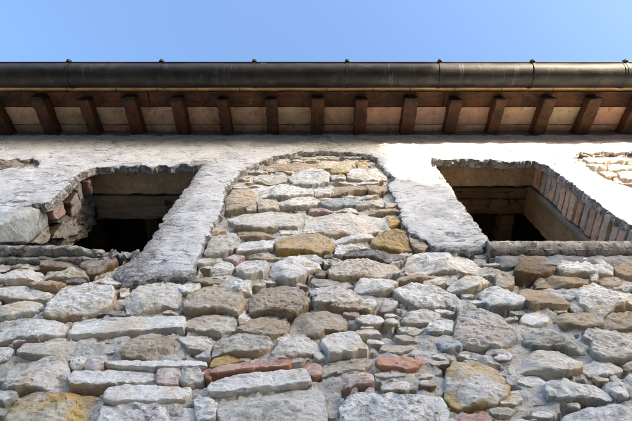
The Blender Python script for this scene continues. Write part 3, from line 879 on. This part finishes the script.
def window(x0, x1, zb, zt, right):
    lb = 'open window hole with a brick right jamb' if right else 'open window hole with a broken rubble left jamb'
    # rear reveal makes the body of the opening; everything else hangs on it
    body = MB()
    if right:
        body.box((x1 - 0.012, 0.20, zb - 0.05), (x1 + 0.10, THICK, zt + 0.02), (0.3, 0.23, 0.15), 0.03, 0.006, 0, 3)
        body.box((x0 - 0.05, 0.03, zb - 0.05), (x0 - 0.004, THICK, zt + 0.02), (0.3, 0.23, 0.15), 0.03, 0.006, 0, 4)
    else:
        body.box((x1 + 0.004, 0.03, zb - 0.05), (x1 + 0.05, THICK, zt + 0.02), (0.3, 0.23, 0.15), 0.03, 0.006, 0, 5)
    body.box((x0 - 0.03, 0.06, zb - 0.06), (x1 + 0.03, THICK, zb - 0.015), (0.3, 0.27, 0.2), 0.03, 0.006, 0, 6)
    w = P_(body.build('window', M_inner, house)); w['label'] = lb
    li = MB(); li.box((x0 - 0.06, -0.012, zt - 0.004), (x1 + 0.10, 0.195, zt + 0.13), (0.4, 0.3, 0.18), 0.02, 0.007, 0.008, 12 if right else 31)
    li.build('lintel', M_lintel, w)
    be = MB()
    for a, (y0, y1, dz) in enumerate(((0.215, 0.30, 0.012), (0.306, THICK, 0.004)) if right else ((0.215, 0.395, 0.010),)):
        be.box((x0 - 0.05, y0, zt + dz), (x1 + 0.05, y1, zt + dz + 0.1), (0.2, 0.15, 0.1), 0.018, 0.006, 0.01, 50 + a + x0)
    be.build('timber_beam', M_brownwood if right else M_greywood, w)
    si = MB()
    if right:
        xs0, xs1 = on_wall(488, 243, -0.07).x, 2.3
        zt_, zm = on_wall(560, 238, -0.075).y, on_wall(560, 246.5, -0.075).y
        rn_ = (zt_ - zm) / 2 * 1.05
        nosing(si, xs0, xs1, -0.075 + rn_, (zt_ + zm) / 2, rn_, (0.4, 0.38, 0.35), 3)
        z1_, z2_ = on_wall(560, 247.2, -0.058).y, on_wall(560, 249.6, -0.058).y
        si.box((xs0 + 0.015, -0.058, z2_), (xs1, 0.05, z1_), (0.5, 0.48, 0.45), 0.02, 0.003, 0.003, 8)
        so = si.build('sill', M_sill, w)
        sl = MB(); sl.box((xs0 + 0.02, -0.034, on_wall(560, 266, -0.03).y), (xs1, 0.05, z2_ - 0.004), (0.36, 0.37, 0.38), 0.010, 0.010, 0.007, 9, 24)
        sl.build('sill_slab', M_slab, w)
    else:
        xs0, xs1 = -2.3, on_wall(134, 252, -0.07).x
        za, zb2 = on_wall(60, 245, -0.078).y, on_wall(60, 248.2, -0.078).y
        t = MB(); t.box((xs0, -0.078, zb2), (xs1, 0.05, za), (0.5, 0.48, 0.45), 0.010, 0.008, 0.006, 18, 30)
        xb_ = on_wall(78, 250, -0.07).x
        vv = []
        for v in t.v:                      # the right end of the slab is broken away
            e = max(0.0, min(1.0, (v[0] - xb_) / 0.10))
            q = Vector(v); k = e * (0.034 * fb(q * 26, 5) + 0.010)
            vv.append((v[0], v[1] + (0.022 * e + k if v[1] < -0.03 else 0), v[2] + e * (0.034 * fb(q * 24 + Vector((5, 5, 5)), 4) - 0.004)))
        si.add(vv, t.f, (0.5, 0.48, 0.45))
        zc2, zd2 = on_wall(60, 256, -0.04).y, on_wall(60, 259, -0.04).y
        si.box((xs0, -0.040, zd2), (on_wall(116, 257, -0.04).x, 0.05, zc2), (0.5, 0.48, 0.45), 0.011, 0.008, 0.006, 19, 30)
        si.box((xs0, -0.022, zc2 + 0.002), (on_wall(110, 257, -0.04).x, 0.05, zb2 - 0.002), (0.3, 0.27, 0.2), 0.02, 0.006, 0.004, 20)
        si.build('sill', M_sill, w)
    if right:
        bj = MB(); z = zb - 0.03; i = 0; rb = random.Random(8)
        tints = [(.52,.29,.19),(.56,.36,.24),(.48,.25,.16),(.36,.33,.30),(.60,.42,.28),(.54,.32,.21),(.64,.48,.33)]
        while z < zt - 0.01:
            h = rb.uniform(0.052, 0.064); pr = rb.uniform(-0.006, 0.008)
            c = tints[rb.randrange(len(tints))]; b = rb.uniform(.85, 1.1)
            bj.box((x1 - 0.006 + pr, -0.020 + rb.uniform(-.01, .006), z), (x1 + 0.10, 0.185 + rb.uniform(-.008, .008), min(z + h, zt)), tuple(v * b * 1.15 for v in c), 0.011, 0.0045, 0.006, rb.uniform(0, 50), 26)
            z += h + rb.uniform(0.008, 0.013); i += 1
        bo = bj.build('brick_jamb', M_brickstone, w)
        mo = MB(); mo.box((x1 + 0.016, -0.015, zb - 0.05), (x1 + 0.09, 0.19, zt), (0.36, 0.32, 0.27), 0.011, 0.012, 0, 2)
        mo.build('jamb_mortar', M_mortar, w)
        fr = MB(); fr.box((x1 - 0.030, 0.192, zb - 0.04), (x1 + 0.02, 0.216, zt), (0.3, 0.27, 0.24), 0.02, 0.003, 0.003, 5)
        fr.build('window_frame', M_frame, w)
    else:
        jb = MB()
        # rough core of the broken jamb
        ny, nz = 64, 190; vs = []; fs = []; cs = []
        for k in range(nz + 1):
            for i in range(ny + 1):
                y = -0.03 + (THICK + 0.03) * i / ny; z = zb - 0.05 + (zt - zb + 0.07) * k / nz
                q = Vector((0, y, z))
                d = fb(q * 9, 3) * 0.04 + fb(q * 26, 4) * 0.028 + (1 - abs(noise.noise(q * 17)) * 2) * 0.012
                d -= 0.045 * max(0, 1 - (y + 0.03) / 0.07)
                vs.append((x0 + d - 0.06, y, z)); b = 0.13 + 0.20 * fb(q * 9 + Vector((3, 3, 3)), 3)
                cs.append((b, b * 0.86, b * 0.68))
        for k in range(nz):
            for i in range(ny):
                a = k * (ny + 1) + i; fs.append((a, a + 1, a + ny + 2, a + ny + 1))
        jb.add(vs, fs, cs)
        sd = 900
        jp = lambda a, b, d: (x0 - 0.018 + d, a, b)
        for code, bul, pts in (('b', 5, [(-4,242),(-2,224),(14,213),(34,209),(43,212),(47,223),(40,232),(26,242)]),
                               ('d', 4, [(66,203),(77,190),(83,197),(78,214),(68,217)]),
                               ('d', 3, [(52,238),(61,222),(72,216),(74,229),(66,238)]),
                               ('w', 3, [(74,190),(78,180),(82,184),(82,196),(78,200)]),
                               ('g', 3, [(58,222),(66,216),(70,212),(72,216),(64,224)]),
                               ('t', 3, [(28,243),(42,233),(50,226),(52,236),(44,243)]),
                               ('p', 2, [(88,176),(92,174),(95,186),(91,190)])):
            sd += 1
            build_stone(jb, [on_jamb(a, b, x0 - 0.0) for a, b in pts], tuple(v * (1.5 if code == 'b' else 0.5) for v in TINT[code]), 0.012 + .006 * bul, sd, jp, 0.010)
        jb.build('rubble_jamb', M_jamb, w)
        for pts in ([(45,209),(59,202),(65,213),(53,220),(48,219)], [(82,182),(87,178),(92,189),(87,194)]):
            sd += 1
            rb_ = MB(); build_stone(rb_, [on_jamb(a, b, x0) for a, b in pts], (.46, .27, .22), 0.045, sd, jp, 0.008, flat=True)
            rb_.build('red_brick', M_brickstone, w)
    return w
window(L_X0, L_X1, L_BOT, L_TOP, False)
window(R_X0, R_X1, R_BOT, R_TOP, True)

# ---- dark room behind the openings
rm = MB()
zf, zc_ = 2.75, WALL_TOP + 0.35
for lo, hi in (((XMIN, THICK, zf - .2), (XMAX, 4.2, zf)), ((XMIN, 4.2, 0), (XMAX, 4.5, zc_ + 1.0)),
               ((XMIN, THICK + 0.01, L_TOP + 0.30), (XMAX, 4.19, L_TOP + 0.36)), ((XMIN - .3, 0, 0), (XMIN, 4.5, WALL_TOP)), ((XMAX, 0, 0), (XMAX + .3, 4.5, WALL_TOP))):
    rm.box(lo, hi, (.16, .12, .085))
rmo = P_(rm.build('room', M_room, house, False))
for i in range(-8, 9):
    cb = MB(); x = i * 0.45 + 0.1
    cb.box((x - 0.05, THICK + 0.02, L_TOP + 0.18), (x + 0.05, 4.15, L_TOP + 0.297), (.1, .06, .04), 0.06, 0.006, 0.006, i)
    cb.build('ceiling_beam', M_brownwood, rmo)

# ------------------------------------------------------------------ roof
roof_pts = MB()
def roof_z(y, off=0.0): return WALL_TOP + SLOPE * (y) + off       # underside of the rafters at depth y (y < 0 is outside)
RH = 0.10
Y_EAVE = -0.355
# tile sheet over everything: shallow waves of cover tiles
vs = []; fs = []
nx = 200
ys = [-0.47, -0.2, 0.5, 2.5, 4.5]
for y in ys:
    for i in range(nx + 1):
        x = -4.3 + 8.6 * i / nx
        vs.append((x, y, roof_z(y, RH + 0.075) + 0.035 * math.sin(x * 2 * math.pi / 0.2)))
for y in ys:
    for i in range(nx + 1):
        x = -4.3 + 8.6 * i / nx
        vs.append((x, y, roof_z(y, RH + 0.034)))
m = nx + 1; K = len(ys)
for k in range(K - 1):
    for i in range(nx):
        a = k * m + i; fs.append((a, a + 1, a + m + 1, a + m))
        b = (K + k) * m + i; fs.append((b, b + m, b + m + 1, b + 1))
for i in range(nx):
    fs.append((i, K * m + i, K * m + i + 1, i + 1))
roof_pts.add(vs, fs, (.38, .22, .12))
roof = P_(roof_pts.build('roof', M_tile, house))

def slanted(mb, x0, x1, y0, y1, off0, off1, col, step=0.02, rough=0.003, seedv=0.0, bev=0.004):
    t = MB(); t.box((x0, y0, off0), (x1, y1, off1), col, step, rough, bev, seedv)
    mb.add([(v[0], v[1], roof_z(v[1], v[2])) for v in t.v], t.f, col)

rr = random.Random(21)
SPACE = 0.356
lo_k, hi_k = -11, 11
for k in range(lo_k, hi_k + 1):
    xc = k * SPACE + 0.004 + rr.uniform(-.014, .014)
    wd = rr.uniform(0.042, 0.056)
    rf = MB(); slanted(rf, xc - wd, xc + wd, Y_EAVE + rr.uniform(-.012, .012), 0.34, 0.0 + rr.uniform(-.006, .006), RH - 0.002, (.11, .055, .025), 0.022, 0.006, k * 7.3, 0.007)
    rf.c = [(.022, .016, .012) if v[1] < Y_EAVE + 0.02 else (.12, .048, .019) for v in rf.v]
    rf.build('rafter', M_rafter, roof)
# plank over the rafter ends, then terracotta soffit tiles up to the wall
eb = MB(); xx = -4.2
while xx < 4.2:
    L = rr.uniform(0.9, 1.7)
    slanted(eb, xx, min(4.25, xx + L - 0.004), -0.385, -0.262, RH, RH + 0.028, (.12, .055, .026), 0.025, 0.004, xx)
    xx += L
eb.build('eave_board', M_board, roof)
YJ = -0.105
for k in range(lo_k, hi_k):
    xa, xb = k * SPACE, (k + 1) * SPACE
    for y0, y1 in ((-0.259, YJ - 0.002), (YJ + 0.002, 0.10)):
        base = rr.choice([(.74,.42,.27), (.74,.47,.30), (.76,.56,.35), (.66,.44,.28), (.76,.46,.33)])
        b = rr.uniform(.85, 1.1)
        t = MB(); slanted(t, xa + 0.002, xb - 0.002, y0, y1, RH + rr.uniform(0.000, 0.003), RH + 0.03, tuple(v * b for v in base), 0.03, 0.002, k * 3.1 + y0, 0.002)
        t.build('soffit_tile', M_soffit, roof)
# drip course: the pale strip of tile edges above the gutter
dr = MB(); xx = -4.2
while xx < 4.2:
    L = rr.uniform(0.26, 0.40)
    slanted(dr, xx, xx + L - 0.004, -0.452 + rr.uniform(-.004, .004), -0.362, RH + 0.030, RH + 0.052, (.88, .55, .22), 0.03, 0.003, xx)
    xx += L
dr.build('drip_tiles', M_drip, roof)
# mortar packed between rafters on the wall head
pk = MB()
for k in range(lo_k, hi_k):
    xa, xb = k * SPACE + 0.05, (k + 1) * SPACE - 0.05
    pk.box((xa, 0.0, WALL_TOP - 0.02), (xb, 0.25, WALL_TOP + RH + 0.0), (.3, .22, .13), 0.03, 0.006, 0, k)
pk.build('eave_mortar', M_lintel, roof)

# ------------------------------------------------------------------ rain gutter
GR = 0.090
GY, GZ = -0.515, EYE + 3.362 * D
gutter = empty('rain_gutter', (0, GY, GZ), 'dark half-round metal rain gutter running along the tiled eave', 'gutter')
def half_tube(mb, x0, x1, r, a0, a1, na, nx, col, th=0.003, wob=0.0):
    vs = []; fs = []
    for i in range(nx + 1):
        x = x0 + (x1 - x0) * i / nx
        for rad in (r, r - th):
            for a in range(na + 1):
                t = a0 + (a1 - a0) * a / na
                k = rad * (1 + wob * fb(Vector((x * 2.2, math.cos(t), math.sin(t))), 2))
                vs.append((x, k * math.cos(t), k * math.sin(t)))
    m = na + 1
    for i in range(nx):
        for a in range(na):
            p = i * 2 * m + a; q = p + 2 * m
            fs.append((p, p + 1, q + 1, q)); fs.append((p + m, q + m, q + m + 1, p + m + 1))
        for a in (0, na):
            p = i * 2 * m + a; q = p + 2 * m
            fs.append((p, q, q + m, p + m))
    for i in (0, nx):
        for a in range(na):
            p = i * 2 * m + a; fs.append((p, p + m, p + m + 1, p + 1))
    mb.add(vs, fs, col)
def rod(mb, pts, r, col, n=8):
    vs = []; fs = []
    for i, p in enumerate(pts):
        p = Vector(p); d = (Vector(pts[min(i + 1, len(pts) - 1)]) - Vector(pts[max(i - 1, 0)])).normalized()
        s = d.orthogonal().normalized(); u = d.cross(s)
        for k in range(n):
            a = 2 * math.pi * k / n; vs.append(p + (s * math.cos(a) + u * math.sin(a)) * r)
    for i in range(len(pts) - 1):
        for k in range(n):
            j = (k + 1) % n; fs.append((i * n + k, i * n + j, (i + 1) * n + j, (i + 1) * n + k))
    fs.append(tuple(range(n))); fs.append(tuple((len(pts) - 1) * n + k for k in reversed(range(n))))
    mb.add(vs, fs, col)
g = MB()
half_tube(g, -4.3, 4.3, GR, math.pi, 2 * math.pi + 0.12, 28, 170, (.08, .07, .06), 0.003, 0.022)
g.box((-4.3, GR - 0.004, -0.01), (4.3, GR - 0.001, 0.062), (.08, .07, .06))  # unseen back upstand, added to block sun slipping over the gutter
tr = g.build('trough', M_gutter, gutter)
be = MB(); rod(be, [(-4.3 + 0.1 * i, -GR - 0.001, 0.004) for i in range(87)], 0.0085, (.08, .07, .06))
be.build('rolled_edge', M_gutter, gutter)
for x in (-2.9, -0.41, 2.27):
    sm = MB(); half_tube(sm, x, x + 0.045, GR + 0.003, math.pi, 2 * math.pi, 24, 2, (.08, .07, .06), 0.004)
    sm.build('seam_band', M_gutter, gutter)
b0 = MB()
half_tube(b0, -0.011, 0.011, GR + 0.0055, math.pi - 0.05, 2 * math.pi + 0.1, 26, 1, (.08, .07, .06), 0.004)
# hook curled over the front bead
rod(b0, [(0, -GR - 0.006, -0.004), (0, -GR - 0.013, 0.010), (0, -GR - 0.008, 0.021), (0, -GR + 0.003, 0.022), (0, -GR + 0.008, 0.012)], 0.017, (.08, .07, .06))
# tail fixed to the eave board
rod(b0, [(0, GR - 0.010, 0.0), (0, GR - 0.011, 0.03), (0, GR - 0.011, 0.058)], 0.005, (.08, .07, .06))
br0 = b0.build('bracket', M_gutter, gutter)
gz = (GZ - EYE) * sp + (D + GY) * cp
for i in range(-3, 11):
    xx = ((70 + 92.3 * i) - CX) / F * gz * 0.995
    if not -4.2 < xx < 4.2: continue
    o = br0 if i == -3 else br0.copy()
    if i != -3: COL.objects.link(o); o.parent = gutter
    o.location = (xx, 0, 0)

# ------------------------------------------------------------------ setting: alley ground and the houses across it
gm = MB(); gm.box((-300, -300, -0.3), (300, 300, 0.0), (.3, .28, .25))
M_ground = simple_material('alley_paving', (0.22, 0.20, 0.17), 0.3, (1, 1, 1), 3, 0.95, 0.01, 0.2)
gnd = gm.build('ground', M_ground); tag(gnd, 'pale stone paving of the alley in front of the house', 'ground', kind='structure')

SUN_EL, SUN_AZ = 10.0, 35.0       # azimuth: degrees to the right of straight out from the wall
dx, dz = math.tan(R(SUN_AZ)), math.tan(R(SUN_EL)) / math.cos(R(SUN_AZ))
LD = 8.0
def cast(px, py):                 # where the roofline across the alley must stand to shade this point
    q = on_wall(px, py, -PW); return q.x + dx * LD, q.y + dz * LD
ax, az = cast(392, 178)           # top of the low roof's rake
bx, bz = cast(660, 232)
sl = (bz - az) / (bx - ax)
def opp_house(name, x0, x1, zl, zr, label):
    e = empty(name, ((x0 + x1) / 2, -LD - 3, 0), label, 'house')
    def fix(o): o.location = (-(x0 + x1) / 2, LD + 3, 0); return o
    vs = [(x0, -LD, 0), (x1, -LD, 0), (x1, -LD, zr), (x0, -LD, zl), (x0, -LD - 6, 0), (x1, -LD - 6, 0), (x1, -LD - 6, zr), (x0, -LD - 6, zl)]
    mb = MB(); mb.add(vs, [(3, 2, 1, 0), (4, 5, 6, 7), (0, 4, 7, 3), (1, 2, 6, 5), (2, 3, 7, 6), (0, 1, 5, 4)])
    fix(mb.build('wall', M_opp, e, False))
    rm_ = MB(); ov = 0.05
    s = (zr - zl) / (x1 - x0)
    vv = [(x0, -LD + ov, zl - .12), (x1, -LD + ov, zr - .12), (x1, -LD + ov, zr), (x0, -LD + ov, zl)]
    vv += [(a, -LD - 6.2, c) for a, b, c in vv]
    vv = [(a, b, c + 0.005) for a, b, c in vv]
    rm_.add(vv, [(0, 1, 2, 3), (7, 6, 5, 4), (2, 6, 7, 3), (0, 4, 5, 1), (0, 3, 7, 4), (1, 5, 6, 2)])
    fix(rm_.build('roof', M_tile, e, False))
    for wx in [x0 + (x1 - x0) * t for t in (0.2, 0.5, 0.8)]:
        for wz in (1.0, 3.6):
            if wz + 1.3 > min(zl, zr) - 0.3: continue
            wm = MB(); wm.box((wx - .45, -LD + 0.003, wz), (wx + .45, -LD + .05, wz + 1.25), (.09, .05, .03))
            fix(wm.build('shutter', M_shutter, e, False))
    return e
opp_house('small_house', -12.0, ax - 5.5, 3.6, 3.6, 'low rendered house to the far side of the tall one across the alley')
opp_house('tall_house', ax - 5.495, ax - 0.005, 7.5, 7.5, 'tall plain rendered house across the alley')
opp_house('low_house', ax + 0.005, ax + 7.0, az, az + sl * 7.0, 'low rendered house with a sloping roof beside the tall one across the alley')

# ------------------------------------------------------------------ camera, light, render
cam = bpy.data.cameras.new('camera'); co = bpy.data.objects.new('camera', cam); COL.objects.link(co)
co.location = (0, -D, EYE); co.rotation_euler = (R(90 + PITCH), 0, 0)
cam.sensor_width = 36; cam.lens = F / 632 * 36; cam.clip_start = 0.02; cam.clip_end = 1000
S.camera = co

w = bpy.data.worlds.new('World'); S.world = w; w.use_nodes = True
nt = w.node_tree; nt.nodes.clear()
sky = nt.nodes.new('ShaderNodeTexSky'); sky.sky_type = 'NISHITA'; sky.sun_disc = False
sky.sun_elevation = R(SUN_EL); sky.sun_rotation = R(180 - SUN_AZ)
sky.air_density = 1.0; sky.dust_density = 4.5; sky.ozone_density = 2.8
bg = nt.nodes.new('ShaderNodeBackground'); bg.inputs[1].default_value = 0.15
ow = nt.nodes.new('ShaderNodeOutputWorld')
wb = mix(nt, 1.0, sky.outputs[0], (1.02, 0.985, 1.0), 'MULTIPLY')
nt.links.new(wb, bg.inputs[0]); nt.links.new(bg.outputs[0], ow.inputs[0])
sun = bpy.data.lights.new('sun', 'SUN'); sun.energy = 2.0; sun.angle = R(0.5); sun.color = (0.82, 0.71, 0.58)
so = bpy.data.objects.new('sun', sun); COL.objects.link(so)
to_sun = Vector((math.sin(R(SUN_AZ)) * math.cos(R(SUN_EL)), -math.cos(R(SUN_AZ)) * math.cos(R(SUN_EL)), math.sin(R(SUN_EL))))
so.rotation_euler = to_sun.to_track_quat('Z', 'Y').to_euler(); so.location = (6, -10, 8)

S.render.engine = 'CYCLES'
S.cycles.filter_width = 1.1
S.view_settings.view_transform = 'Standard'; S.view_settings.look = 'None'
S.view_settings.gamma = 1; S.view_settings.use_curve_mapping = False
S.view_settings.exposure = 2.55
